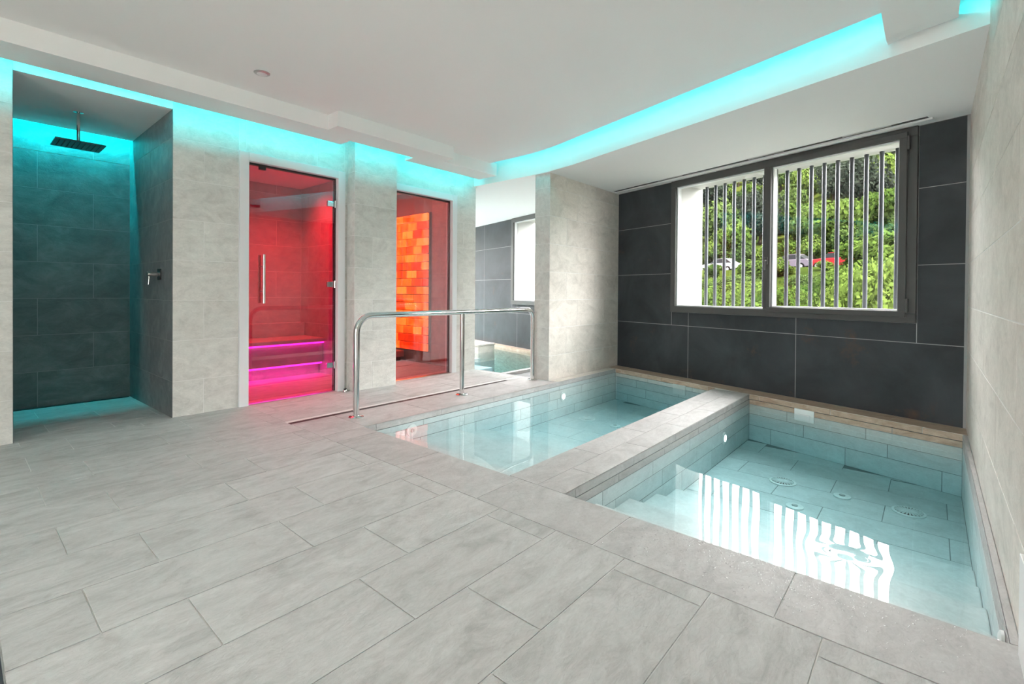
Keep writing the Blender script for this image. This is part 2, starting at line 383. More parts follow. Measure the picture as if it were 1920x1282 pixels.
for q in bond(YC, 4.43, [-3.61, P1[0]], 0.64, [2.0]): tile_at(floor, (0, 0, 0), (1, 0, 0), (0, 1, 0), (q[2], q[3], q[0], q[1]), 'coping_stone')
tile_at(floor, (0, 0, 0), (1, 0, 0), (0, 1, 0), (-3.66, -3.61, 4.12, 4.43), 'floor_stone')
cj = [P1[0], -2.96, -2.31, -1.655, -1.005, -0.357, XR]
for a, b in zip(cj[:-1], cj[1:]): tile_at(floor, (0, 0, 0), (1, 0, 0), (0, 1, 0), (a, b, YC, YN), 'coping_stone')
for x0, x1, off in ((P1[1], -1.536, 2.62), (-1.536, P2[0], 2.31)):  # divider between the pools
    for q in bond(YN, 5.29, [x0, x1], 0.64, [off]): tile_at(floor, (0, 0, 0), (1, 0, 0), (0, 1, 0), (q[2], q[3], q[0], min(q[1], 5.235)), 'coping_stone')
for q in bond(4.44, 5.74, [-3.265, P1[0]], 0.64, [4.9]): tile_at(floor, (0, 0, 0), (1, 0, 0), (0, 1, 0), (q[2], q[3], q[0], q[1]), 'warm_stone')
tile_at(floor, (0, 0, 0), (1, 0, 0), (0, 1, 0), (P2[1], XR, YN, 4.75), 'coping_stone')
for q in bond(-4.87, -1.15, [KL, KW], 0.64, [-4.2]): tile_at(floor, (0, 0, 0), A, N, q, 'ledge_stone', t=T6 + 0.0005)

# ------------------------------------------------------------------ long left wall with shower, steam room and salt room
SH = (0.262, 1.128); D1 = (1.605, 2.584, 2.188); D2 = (3.12, 4.10, 2.188)
LH = [(*SH, 0, 2.41), (D1[0], D1[1], 0, D1[2]), (D2[0], D2[1], 0, D2[2])]
OL = (XL - T6, 0, 0)
wl = wall('wall_left', OL, (0, 1, 0), (0, 0, 1), -2.6, 4.44, 0, 2.80, 0.185, 'pale_grout', [(SH[0] - 0.003, SH[1] + 0.003, 0, 2.41)] + LH[1:])
PIER = (2.62, 3.12)
tiles(wl, OL, (0, 1, 0), (0, 0, 1), bond(-2.6, 4.44, ROWS, 0.64, [1.344, 1.664]), 'wall_stone',
      LH + [(SH[0], SH[1], 2.3, 3), (PIER[0], PIER[1], 0, 3)])
# plaster band above the shower opening, lit by the cove
MB().box(XL - 0.02, XL + 0.001, SH[0], SH[1], 2.4015, 2.80).build('trim_1', 'plaster', kind='structure')
# tiled pier between the two glass doors
pr = MB().box(-4.60, -4.335 - T6, PIER[0] + T6, PIER[1] - T6, 0, 2.80).build('wall_pier', 'pale_grout', kind='structure')
tiles(pr, (-4.335 - T6, 0, 0), (0, 1, 0), (0, 0, 1), bond(*PIER, ROWS, 0.64, [2.828, 3.148]), 'wall_stone')
tiles(pr, (0, PIER[0] + T6, 0), (1, 0, 0), (0, 0, 1), bond(XL, -4.335, ROWS, 0.64, [-4.0]), 'wall_stone')
tiles(pr, (0, PIER[1] - T6, 0), (-1, 0, 0), (0, 0, 1), bond(4.335, -XL, ROWS, 0.64, [4.0]), 'wall_stone')

# shower niche
XS = -5.85
sl = 0.031 / 1.38; US = Vector((1, 0, sl)).normalized(); VS_ = Vector((0, 1, 0))
sf = MB().obox((XL, 0, -T6), US, VS_, US.cross(VS_), -1.42, 0.0, SH[0] - 0.02, SH[1] + 0.02, -0.04, 0).build('floor_shower', 'grout', kind='structure')
for i in range(-6, -1):
    a, b = X0 + PX * i, min(X0 + PX * (i + 1), XL)
    a = max(a, XS + 0.05)
    for q in bond(SH[0], SH[1], [a, b], 0.64, [0.45 if i % 2 else 0.78]): tile_at(sf, (XL, 0, -T6), US, VS_, (q[2] - XL, q[3] - XL, q[0], q[1]), 'floor_stone')
sb_ = wall('wall_shower_back', (XS - T6, 0, 0), (0, 1, 0), (0, 0, 1), SH[0] - 0.1, SH[1] + 0.1, -0.05, 2.8, 0.1, 'dark_grout')
tiles(sb_, (XS - T6, 0, 0), (0, 1, 0), (0, 0, 1), bond(*SH, [-0.045] + ROWS[1:], 0.64, [0.49, 0.86]), 'slate_stone')
sr = wall('wall_shower_right', (0, SH[1] + T6, 0), (1, 0, 0), (0, 0, 1), XS - 0.1, XL - 0.003, -0.05, 2.8, 0.1, 'dark_grout')
tiles(sr, (0, SH[1] + T6, 0), (1, 0, 0), (0, 0, 1), bond(XS, XL, [-0.045] + ROWS[1:7] + [2.187, 2.505], 0.64, [-5.11, -4.70]), 'slate_stone')
sl_ = wall('wall_shower_left', (0, SH[0] - T6, 0), (-1, 0, 0), (0, 0, 1), -XL + 0.003, -XS + 0.1, -0.05, 2.8, 0.1, 'dark_grout')
tiles(sl_, (0, SH[0] - T6, 0), (-1, 0, 0), (0, 0, 1), bond(-XL, -XS, [-0.045] + ROWS[1:], 0.64, [4.7, 5.1]), 'slate_stone')
MB().box(-5.745, XL, SH[0], SH[1], 2.402, 2.43).box(-5.745, -5.735, SH[0], SH[1], 2.43, 2.44).build('ceiling_shower', 'plaster', kind='structure')
dr = thing('shower_drain', (-5.82, 0.7, -0.03), 'dark linear drain along the back wall of the shower', 'drain')
MB().box(XS + 0.004, XS + 0.05, SH[0] + 0.01, SH[1] - 0.01, -0.05, -0.028).build('channel', 'black_rubber', dr)
MB().box(XS + 0.012, XS + 0.042, SH[0] + 0.015, SH[1] - 0.015, -0.028, -0.025).build('grate', 'drain_steel', dr)

# steam room behind door 1, salt room behind door 2
def room(name, x0, x1, y0, y1, zc, fm='floor_stone'):
    MB().box(x0, x1, y0, y1, -0.05, 0.0).build('floor_' + name, fm, kind='structure')
    MB().box(x0 - 0.05, x1, y0 - 0.04, y1 + 0.04, zc, zc + 0.04).build('ceiling_' + name, 'plaster', kind='structure')
room('steam_room', -6.15, -4.66, 1.40, 2.95, 2.30)
room('salt_room', -6.75, -4.66, 3.03, 4.32, 2.42)
ws = wall('wall_steam_back', (-6.15 - T6, 0, 0), (0, 1, 0), (0, 0, 1), 1.36, 2.99, 0, 2.34, 0.05, 'grout')
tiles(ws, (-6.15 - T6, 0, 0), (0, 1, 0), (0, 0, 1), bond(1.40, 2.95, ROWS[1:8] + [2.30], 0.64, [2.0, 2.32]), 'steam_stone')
for nm, y, u in (('wall_steam_left', 1.40, (-1, 0, 0)), ('wall_steam_right', 2.95, (1, 0, 0))):
    o = (0, y - T6, 0) if u[0] < 0 else (0, y + T6, 0); a, b = (4.66, 6.15) if u[0] < 0 else (-6.15, -4.66)
    q = wall(nm, o, u, (0, 0, 1), a, b, 0, 2.34, 0.035, 'grout')
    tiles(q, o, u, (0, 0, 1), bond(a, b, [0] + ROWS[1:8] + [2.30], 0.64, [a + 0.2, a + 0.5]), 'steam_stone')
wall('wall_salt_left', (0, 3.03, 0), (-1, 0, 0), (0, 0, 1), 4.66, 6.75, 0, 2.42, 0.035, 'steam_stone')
wall('wall_salt_back', (-6.75, 0, 0), (0, 1, 0), (0, 0, 1), 3.0, 4.36, 0, 2.42, 0.05, 'steam_stone')
wr = wall('wall_salt_right', (0, 4.32 + T6, 0), (1, 0, 0), (0, 0, 1), -6.75, -4.66, 0, 2.42, 0.10, 'dark_grout')
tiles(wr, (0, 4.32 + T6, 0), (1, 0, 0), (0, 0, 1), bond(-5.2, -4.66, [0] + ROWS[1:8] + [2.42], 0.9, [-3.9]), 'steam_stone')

# ------------------------------------------------------------------ partition and right wall
XP, YP = -3.265, 4.42
wp = MB().prism([(XP - T6, YP + T6), (XP - T6, yk(XP, KW) + 0.08), (-3.48 + T6, yk(-3.48, KW) + 0.08), (-3.48 + T6, YP + T6)], 0, 2.36).build('wall_partition', 'pale_grout', kind='structure')
tiles(wp, (XP - T6, 0, 0), (0, 1, 0), (0, 0, 1), bond(YP, yk(XP, KW) - 0.004, ROWS[:-1] + [2.352], 0.64, [4.99, 4.755 + 0.64]), 'warm_stone')
tiles(wp, (0, YP + T6, 0), (1, 0, 0), (0, 0, 1), bond(-3.48, XP, ROWS[:-1] + [2.352], 0.64, [-3.0]), 'wall_stone')
tiles(wp, (-3.48 + T6, 0, 0), (0, -1, 0), (0, 0, 1), bond(-yk(-3.48, KW), -YP, ROWS[:-1] + [2.352], 0.64, [-5.0, -5.3]), 'wall_stone')
wr_ = wall('wall_right', (XR + T6, 0, 0), (0, -1, 0), (0, 0, 1), -5.05, 2.6, -0.6, 2.80, 0.15, 'pale_grout')
tiles(wr_, (XR + T6, 0, 0), (0, -1, 0), (0, 0, 1), bond(-4.97, 2.6, ROWS[:-1] + [2.505, 2.80], 1.27, [-2.2, -1.56]), 'warm_stone')
YB = -2.6
EN = (-1.55, -0.75, 2.10)                                          # glazed entrance added behind the camera to let in fill daylight
wall('wall_back', (0, YB, 0), (-1, 0, 0), (0, 0, 1), -0.4, 4.7, -0.05, 2.82, 0.1, 'plaster', [(-EN[1], -EN[0], 0, EN[2])])
d3 = thing('door_3', ((EN[0] + EN[1]) / 2, YB - 0.05, 0), kind='structure')
for a_, b_, c_, d_ in ((EN[0], EN[0] + 0.06, 0, EN[2]), (EN[1] - 0.06, EN[1], 0, EN[2]), (EN[0] + 0.06, EN[1] - 0.06, EN[2] - 0.06, EN[2]), ((EN[0] + EN[1]) / 2 - 0.03, (EN[0] + EN[1]) / 2 + 0.03, 0, EN[2] - 0.06)):
    MB().box(a_, b_, YB - 0.09, YB - 0.02, c_, d_).build('frame', 'anthracite', d3, bevel=0.003)
for a_, b_ in ((EN[0] + 0.06, (EN[0] + EN[1]) / 2 - 0.03), ((EN[0] + EN[1]) / 2 + 0.03, EN[1] - 0.06)): MB().box(a_, b_, YB - 0.058, YB - 0.050, 0.0, EN[2] - 0.06).build('pane', 'window_glass', d3)
MB().box(-9, 6, -18, YB - 0.1, -0.12, -0.02).build('terrace', 'floor_stone', kind='structure')  # unseen ground added so no sky light comes from below
MB().box(-5, 2.5, YB - 1.9, YB, 2.83, 2.93).build('canopy', 'plaster', kind='structure')  # unseen slab added to keep the sun out of the entrance
MB().box(XR - 0.012, XR, -2.6, 1.945, 0.0, 0.285).build('baseboard_right', 'white_paint', kind='structure', bevel=0.002)

# ------------------------------------------------------------------ window wall (runs on behind the partition into the bay)
WH = [(-3.90, -1.56, 0.81, 2.32), (-7.52, -5.18, 0.81, 2.32)]
ww = wall('wall_window', N * (KW + T6), A, Z, -11.0, -1.18, -0.6, 2.80, 0.52, 'reveal_plaster', WH)
mb = MB()                                                        # thin layer of joint mortar behind the dark panels
for q in cut((-11.0, -1.2, -0.02, 2.40), WH): mb.obox(N * (KW + T6), A, Z, -N, q[0], q[1], q[2], q[3], -0.001, 0.001)
mb.build('grout_layer', 'dark_grout', ww)
OW = N * (KW + T6)
FR1 = (-3.94, -1.53, 0.775, 2.352); FR2 = (-7.56, -5.15, 0.775, 2.352)
pj = [-3.697 - 1.229 * k for k in range(6, -3, -1)]
for i in range(4):
    z0, z1 = (0, 0.615, 1.24, 1.852)[i], (0.615, 1.24, 1.852, 2.352)[i]
    js = sorted([j for j in pj + ([-1.53] if i else [])] + [-11.0, -1.224]); js = [j for j in js if -11.0 <= j <= -1.224]
    if i: js = [j for j in js if not -1.5 < j < -1.3]
    js = [j for j in js if abs(j + 4.926) > 0.001] if i < 4 else js
    for a, b in zip(js[:-1], js[1:]):
        for q in cut((a, b, z0, z1), [FR1, FR2]): tile_at(ww, OW, A, Z, q, 'dark_panel', name='panel', gap=0.005)

def make_window(idx, s0, label):
    """dark metal window: fixed light on the left, hinged sash on the right, round bars outside"""
    w = thing('window_%d' % idx, Wp(s0 + 1.2, KW, 0.775), kind='structure')
    def bar(name, a, b, z0, z1, k0, k1, mat='anthracite', bev=0.004): return MB().wbox(s0 + a, s0 + b, k0, k1, z0, z1).build(name, mat, w, bevel=bev)
    k0, k1 = KW - 0.028, KW + 0.075
    bar('frame_bottom', 0, 2.41, 0.775, 0.848, k0, k1); bar('frame_top', 0, 2.41, 2.276, 2.352, k0, k1)
    bar('frame_side', 0, 0.068, 0.848, 2.276, k0, k1); bar('frame_side', 2.345, 2.41, 0.848, 2.276, k0, k1)
    bar('mullion', 1.155, 1.245, 0.848, 2.276, k0, k1)
    for a, b, z0, z1 in ((0.068, 1.155, 0.848, 0.862), (0.068, 1.155, 2.262, 2.276), (0.068, 0.082, 0.862, 2.262), (1.141, 1.155, 0.862, 2.262)):
        bar('glazing_bead', a, b, z0, z1, KW + 0.0, KW + 0.06, 'aluminium', 0.002)
    ks0, ks1 = KW - 0.052, KW + 0.05
    bar('sash_bottom', 1.203, 2.349, 0.820, 0.870, ks0, ks1); bar('sash_top', 1.203, 2.349, 2.266, 2.316, ks0, ks1)
    bar('sash_side', 1.203, 1.24, 0.870, 2.266, ks0, ks1); bar('sash_side', 2.296, 2.349, 0.870, 2.266, ks0, ks1)
    for a, b, z0, z1 in ((1.24, 2.296, 0.870, 0.882), (1.24, 2.296, 2.254, 2.266), (1.24, 1.252, 0.882, 2.254), (2.284, 2.296, 0.882, 2.254)):
        bar('glazing_bead', a, b, z0, z1, KW - 0.02, KW + 0.04, 'aluminium', 0.002)
    MB().wbox(s0 + 0.075, s0 + 1.148, KW + 0.028, KW + 0.034, 0.855, 2.27).build('pane', 'window_glass', w)
    MB().wbox(s0 + 1.246, s0 + 2.29, KW + 0.008, KW + 0.014, 0.876, 2.26).build('pane', 'window_glass', w)
    for z in (0.914, 2.224):
        h = MB().tube([Wp(s0 + 2.357, ks0 + 0.006, z - 0.055), Wp(s0 + 2.357, ks0 + 0.006, z + 0.055)], 0.012, 12)
        h.build('hinge', 'anthracite', w, True)
    h = MB().wbox(s0 + 1.195, s0 + 1.222, ks0 - 0.014, ks0, 1.30, 1.37).build('handle', 'anthracite', w, bevel=0.003)
    MB().tube([Wp(s0 + 1.208, ks0 - 0.012, 1.335), Wp(s0 + 1.208, ks0 - 0.040, 1.335), Wp(s0 + 1.208, ks0 - 0.044, 1.325), Wp(s0 + 1.208, ks0 - 0.044, 1.24)], 0.008, 10).build('lever', 'anthracite', h, True)
    # exterior bars between sill and lintel
    gr = thing('window_grille', Wp(s0 + 1.2, KW + 0.45, 0.815), label, 'grille', 'bar grilles outside the windows')
    for j in range(17):
        s = s0 + 0.155 + 0.1225 * j
        MB().tube([Wp(s, KW + 0.45, 0.80), Wp(s, KW + 0.45, 2.33)], 0.019, 12).build('bar', 'bar_metal', gr, True)
    MB().wbox(s0 + 0.05, s0 + 2.36, KW + 0.44, KW + 0.46, 0.812, 0.822).build('bottom_rail', 'bar_metal', gr)
    return w
make_window(1, -3.94, 'row of round grey metal bars outside the large window')
make_window(2, -7.56, 'round grey bars outside the far window beyond the partition')

# ------------------------------------------------------------------ ceilings
ZC, ZB, ZS, ZT = 2.53, 2.40, 2.353, 2.80
MB().box(-6.9, 0.36, -2.7, 5.6, ZT, ZT + 0.1).wbox(-11.0, -1.15, 3.9, 5.35, ZT + 0.001, ZT + 0.1).build('ceiling_slab', 'plaster', kind='structure')
FB = (-3.20, 4.40)                                                # bend of the soffit front
def off(p, d): return p
kf = N.dot(Vector((FB[0], FB[1], 0)))
# soft bend: a few points on a curve
bend = [(-3.55, 4.40), (-3.38, 4.395), (-3.22, 4.375), (-3.06, 4.342), (-2.90, yk(-2.90, kf))]
front = [(-4.47, 4.40)] + bend + [(XR, yk(XR, kf))]
soff = front + [(XR, yk(XR, KW) + 0.03), tuple(Wp(-11.0, KW + 0.03)[:2]), tuple(Wp(-11.0, 3.6)[:2]), (-4.47, 4.47)]
MB().prism(soff, ZS, ZT).build('ceiling_soffit', 'plaster', kind='structure')
pe = 0.205                                                         # cove gap
edge = [(-4.0, 4.195), (-3.52, 4.195), (-3.36, 4.19), (-3.20, 4.17), (-3.05, 4.14), (-2.93, yk(-2.93, kf - 0.20)), (-0.1, yk(-0.1, kf - 0.20))]
MB().prism([(-4.0, -2.6)] + edge + [(-0.1, -2.6)], ZC, ZC + 0.018).build('ceiling', 'plaster', kind='structure')
def beam(name, poly, end_lip, lipx):
    """dropped plaster beam; the far end of its underside is eased upwards"""
    mb = MB(); mb.prism(poly, ZB, ZB + 0.022); mb.prism(end_lip, ZB + 0.022, ZC + 0.02); return mb.build(name, 'plaster', kind='structure')
yE = 4.31
beam('ceiling_beam_left', [(-4.29, -2.6), (-3.99, -2.6), (-3.99, 2.15), (-3.83, 2.15), (-3.83, 3.47), (-3.99, 3.47), (-3.985, yE), (-4.28, yE), (-4.285, 3.18), (-4.126, 3.17), (-4.126, 2.44), (-4.29, 2.44)],
     [(-4.08, -2.6), (-3.99, -2.6), (-3.99, 2.15), (-3.83, 2.15), (-3.83, 3.47), (-3.99, 3.47), (-3.985, yE), (-4.08, yE), (-4.08, 3.47), (-3.95, 3.3), (-3.95, 2.3), (-4.08, 2.15)], 0)
yr0, yr1 = 3.50, 3.415
mb = MB()
ya, yb = yr0 - 0.17, yr1 - 0.17
prof = [(0.0, ZB), (0.06, ZB + 0.004), (0.11, ZB + 0.014), (0.15, ZB + 0.032), (0.17, ZB + 0.055)]
mb.prism([(-0.205, -2.6), (0.087, -2.6), (0.087, yb), (-0.205, ya)], ZB, ZB + 0.02)
vs = []; fs = []
for d, z in prof: vs += [(-0.205, ya + d, z), (0.087, yb + d, z)]
n0 = len(vs)
for d, z in prof: vs += [(-0.205, ya + d, ZB + 0.06), (0.087, yb + d, ZB + 0.06)]
for i in range(len(prof) - 1):
    fs += [(2 * i, 2 * i + 2, 2 * i + 3, 2 * i + 1), (2 * i, n0 + 2 * i, n0 + 2 * i + 2, 2 * i + 2), (2 * i + 1, 2 * i + 3, n0 + 2 * i + 3, n0 + 2 * i + 1)]
fs += [(0, 1, n0 + 1, n0), (2 * 4, n0 + 8, n0 + 9, 9)]
mb.add(vs, fs); mb.prism([(-0.205, -2.6), (0.0, -2.6), (0.0, yb + 0.1), (-0.205, ya + 0.16)], ZB + 0.02, ZC + 0.02)
mb.build('ceiling_beam_right', 'plaster', kind='structure', smooth=True)
# led strips lying in the coves
def led(p0, p1, label):
    p0 = Vector(p0); p1 = Vector(p1); d = (p1 - p0); l = d.length; d.normalize()
    t = thing('led_strip', (p0 + p1) / 2, label, 'light strip', 'cyan cove lighting strips')
    MB().obox(p0, d, d.cross(Z), Z, 0, l, -0.006, 0.006, -0.008, 0.0).build('profile', 'aluminium', t)
    MB().obox(p0, d, d.cross(Z), Z, 0.002, l - 0.002, -0.005, 0.005, 0.0, 0.004).build('diffuser', 'led_cyan', t)
led((-4.235, -2.5, 2.432), (-4.235, 2.42, 2.432), 'cyan light strip hidden above the ceiling beam over the shower')
led((-4.075, 2.46, 2.432), (-4.075, 3.15, 2.432), 'short cyan light strip above the tiled pier between the glass doors')
led((-4.235, 3.20, 2.432), (-4.235, 4.28, 2.432), 'cyan light strip above the door of the salt room')
led((-5.72, 0.28, 2.452), (-5.72, 1.11, 2.452), 'cyan light strip behind the shower ceiling at the back wall')
led((-2.93, 4.11, 2.558), (-0.24, 3.31, 2.558), 'long cyan light strip in the ceiling cove by the window')
led((-3.95, 4.12, 2.558), (-2.95, 4.12, 2.558), 'cyan light strip in the cove above the opening beside the partition')
led((0.045, -2.5, 2.43), (0.045, 3.2, 2.43), 'cyan light strip beside the right wall above the rounded beam')
# linear slot diffuser and ceiling spot
v = thing('slot_vent', Wp(-3.1, KW - 0.19, ZS), 'long dark slot air vent in the ceiling above the window', 'vent')
MB().wbox(-4.74, -1.42, KW - 0.215, KW - 0.160, ZS - 0.0015, ZS + 0.001).build('slot', 'black_rubber', v)  # solid dark strip in place of the shaded recess
MB().wbox(-4.76, -1.40, KW - 0.222, KW - 0.215, ZS - 0.004, ZS + 0.001).build('rail', 'white_paint', v)
MB().wbox(-4.76, -1.40, KW - 0.160, KW - 0.110, ZS - 0.016, ZS + 0.001).build('rail', 'white_paint', v)
for s in (-4.0, -2.85, -2.0): MB().wbox(s, s + 0.35, KW - 0.205, KW - 0.185, ZS - 0.004, ZS - 0.001).build('blade', 'brushed_steel', v)
c = thing('ceiling_spot', (-3.585, 1.435, ZC), 'small round white recessed spotlight in the ceiling', 'spotlight')
MB().lathe((-3.585, 1.435, ZC), (0, 0, -1), [(0.052, 0.0), (0.052, 0.004), (0.044, 0.008), (0.036, 0.009)], 28).build('trim_ring', 'brushed_steel', c, True)
MB().lathe((-3.585, 1.435, ZC - 0.0075), (0, 0, -1), [(0.036, 0.0), (0.030, 0.004), (0.012, 0.005)], 24).build('lens', 'white_paint', c, True)

# fill lamps added in the unseen part of the ceiling to brighten the room
for lx, ly, ll in ((-1.25, 1.55, 'recessed ceiling lamp above the pool end of the floor'), (-0.55, 0.55, 'recessed ceiling lamp beside the rounded beam'), (-1.9, 0.35, 'recessed ceiling lamp over the middle of the floor'),
                   (-3.0, -0.35, 'recessed ceiling lamp near the shower side of the entrance'), (-1.2, -0.55, 'recessed ceiling lamp over the entrance')):
    t = thing('ceiling_lamp', (lx, ly, ZC), ll, 'ceiling lamp', 'recessed lamps out of the picture')
    MB().lathe((lx, ly, ZC), (0, 0, -1), [(0.17, 0.0), (0.17, 0.006), (0.155, 0.010), (0.15, 0.010)], 32).build('trim_ring', 'white_plastic', t, True)
    MB().lathe((lx, ly, ZC - 0.004), (0, 0, -1), [(0.148, 0.0), (0.14, 0.004)], 32).build('diffuser', 'white_paint', t, True)
    a_ = area('ceiling_lamp_light', (lx, ly, ZC - 0.02), (0, 0, -1), (1, 0, 0), 0.26, 0.26, (1.0, 0.93, 0.88), FILL)
    a_.data.shape = 'DISK'

# ------------------------------------------------------------------ pools
def wgrid(poly_y1, x0, x1, y0, z, nx, ny, dimple=None):
    """water surface with a faint swell; dimple = (x, y, r, depth)"""
    vs = []; fs = []
    for i in range(nx + 1):
        x = x0 + (x1 - x0) * i / nx; ye = poly_y1(x)
        for j in range(ny + 1):
            y = y0 + (ye - y0) * j / ny
            h = 0.00016 * math.sin(9 * x + 4 * y) + 0.00014 * math.sin(-6 * x + 11 * y + 1) + 0.00005 * math.sin(31 * x + 17 * y)
            if dimple:
                d = math.hypot((x - dimple[0]) * 0.9, y - dimple[1]) / dimple[2]
                h += dimple[3] * (math.exp(-d * d * 1.1) - 0.10 * math.exp(-(d - 2.0) ** 2 * 1.5))
            vs.append((x, y, z + h))
    for i in range(nx):
        for j in range(ny):
            a = i * (ny + 1) + j; fs.append((a, a + ny + 1, a + ny + 2, a + 1))
    return MB().add(vs, fs)
def grate(parent, c, r, mat='white_plastic'):
    g = MB().lathe(c, (0, 0, 1), [(r, 0), (r, 0.006), (r * 0.86, 0.010), (r * 0.80, 0.006)], 32).build('floor_grate', mat, parent, True)
    MB().lathe((c[0], c[1], c[2] + 0.004), (0, 0, 1), [(r * 0.82, 0), (r * 0.82, 0.003)], 32).build('hollow', 'salt_frame', g)  # solid dark disc standing for the shade inside the grate
    mb = MB()
    for k in range(22):
        t = 2 * math.pi * k / 22; d = Vector((math.cos(t), math.sin(t), 0))
        mb.obox(Vector(c) + Z * 0.007, d, Z.cross(d), Z, r * 0.30, r * 0.82, -0.004, 0.004, 0, 0.005)
    mb.build('spokes', mat, g)
    MB().lathe((c[0], c[1], c[2] + 0.006), (0, 0, 1), [(r * 0.34, 0), (r * 0.32, 0.007), (r * 0.12, 0.010)], 24).build('hub', mat, g, True)
def make_pool(label, x0, x1, zf, zw, nos, ztread, dimple, joints):
    cx = (x0 + x1) / 2
    p = thing('plunge_pool', (cx, 3.5, zf), label, 'pool', 'tiled plunge pools')
    yf = lambda x: yk(x, KL)
    g = 0.004
    mb = MB()                                                    # basin shell of mortar
    mb.box(x0 - 0.03, x0 - T6, YN - 0.03, yf(x0) + 0.03, zf - 0.03, -0.052); mb.box(x1 + T6, x1 + 0.022, YN - 0.03, yf(x1) + 0.03, zf - 0.03, -0.052)
    mb.box(x0 - 0.03, x1 + 0.022, YN - 0.03, YN - T6, zf - 0.03, -0.052)
    s0, s1 = A.dot(Vector((x0, yf(x0), 0))), A.dot(Vector((x1, yf(x1), 0)))
    mb.wbox(s0 - 0.03, s1 + 0.012, KL + T6, KL + 0.03, zf - 0.03, -0.052)
    mb.prism([(x0 - 0.02, YN - 0.02), (x1 + 0.02, YN - 0.02), (x1 + 0.02, yf(x1) + 0.02), (x0 - 0.02, yf(x0) + 0.02)], zf - 0.03, zf - T6)
    mb.build('basin', 'pool_grout', p)
    vz = [zf, -0.30, -0.19, -0.098, -0.05, -0.001]
    for (O, U_, a, b, m0) in (((x0 - T6, 0, 0), (0, 1, 0), YN, yf(x0), 'pool_stone'), ((x1 + T6, 0, 0), (0, -1, 0), -yf(x1), -YN, 'pool_stone'),
                              ((0, YN - T6, 0), (-1, 0, 0), -x1, -x0, 'pool_stone'), (N * (KL + T6), A, s0, s1, 'pool_stone')):
        for i, q in enumerate(bond(a, b, vz, 0.64, [a + 0.22, a + 0.52, a + 0.37, a + 0.55, a + 0.1])):
            far = U_ is A
            mt = ('ledge_stone' if far else 'coping_stone') if q[2] > zw - 0.006 else m0
            tile_at(p, O, U_, Z, q, mt)
    vy = [YN + 0.3168 * k for k in range(14)]
    for q in bond(x0, x1, vy, 0.64, [x0 + 0.5, x0 + 0.18]):
        b2 = min(q[3], yf((q[0] + q[1]) / 2) + 0.01)
        if b2 - q[2] > 0.03 and q[3] > nos[-1] - 0.4: tile_at(p, (0, 0, zf - T6), (1, 0, 0), (0, 1, 0), (q[0], q[1], q[2], b2), 'pool_floor')
    for y1, z in zip(nos, ztread):
        st = MB().box(x0 + 0.001, x1 - 0.001, YN, y1, zf, z).build('step', 'pool_stone', p, bevel=0.006)
    w = wgrid(yf, x0 + 0.001, x1 - 0.001, YN, zw, 110, 220, dimple).build('water', 'water', p, label='clear still water')
    for q in w.data.polygons: q.use_smooth = True
    return p, yf
p1, yf1 = make_pool('teal plunge pool beside the steel handrail', P1[0], P1[1], -0.40, -0.047, (2.23, 2.92, 3.27, 3.58), (-0.088, -0.21, -0.277, -0.335), None, None)
p2, yf2 = make_pool('teal plunge pool against the right wall, with striped window reflection', P2[0], P2[1], -0.45, -0.098, (2.29, 2.675, 3.052, 3.386), (-0.14, -0.235, -0.322, -0.391), (-0.259, 2.477, 0.048, 0.008), None)
def pool_lamp(p, c, n):
    l = MB().lathe(c, n, [(0.052, 0), (0.052, 0.006), (0.046, 0.012), (0.038, 0.013)], 28).build('pool_light', 'white_plastic', p, True)
    MB().lathe(Vector(c) + Vector(n) * 0.010, n, [(0.032, 0), (0.028, 0.006), (0.012, 0.009)], 24).build('lens', 'lamp_white', l, True)
pool_lamp(p1, (P1[0] + 0.001, 4.53, -0.175), (1, 0, 0)); pool_lamp(p2, (P2[0] + 0.001, 4.43, -0.265), (1, 0, 0))
def disc(p, c, r, n=(0, 0, 1), name='inlet_cap'):
    d = MB().lathe(c, n, [(r, 0), (r * 0.97, 0.008), (r * 0.75, 0.013), (r * 0.3, 0.010)], 28).build(name, 'white_plastic', p, True)
    MB().lathe(Vector(c) + Vector(n) * 0.011, n, [(r * 0.35, 0), (r * 0.30, 0.006)], 16).build('screw', 'brushed_steel', d, True)
grate(p2, (-0.855, 4.20, -0.45), 0.092); grate(p2, (-0.10, 4.18, -0.45), 0.092); disc(p2, (-0.47, 4.18, -0.45), 0.055); disc(p2, (-0.69, 3.76, -0.45), 0.055)
grate(p1, (-2.88, 4.62, -0.40), 0.09); disc(p1, (-2.50, 4.56, -0.40), 0.055); disc(p1, (P1[0] + 0.001, 2.42, -0.115), 0.05, (1, 0, 0)); disc(p2, (P2[1] - 0.001, 2.10, -0.07), 0.045, (-1, 0, 0))
def skimmer(p, s):
    k = KL - 0.001
    q = MB().wbox(s - 0.085, s + 0.085, k - 0.012, k, -0.155, -0.045).build('skimmer_plate', 'white_plastic', p, bevel=0.003)
    MB().wbox(s - 0.055, s + 0.055, k - 0.016, k - 0.012, -0.135, -0.09).build('flap', 'white_paint', q, bevel=0.002)
# skimmers: on the ledge face of both pools
def s_at(x): return A.dot(Vector((x, yk(x, KL), 0)))
skimmer(p1, s_at(-2.17)); skimmer(p2, s_at(-0.86))

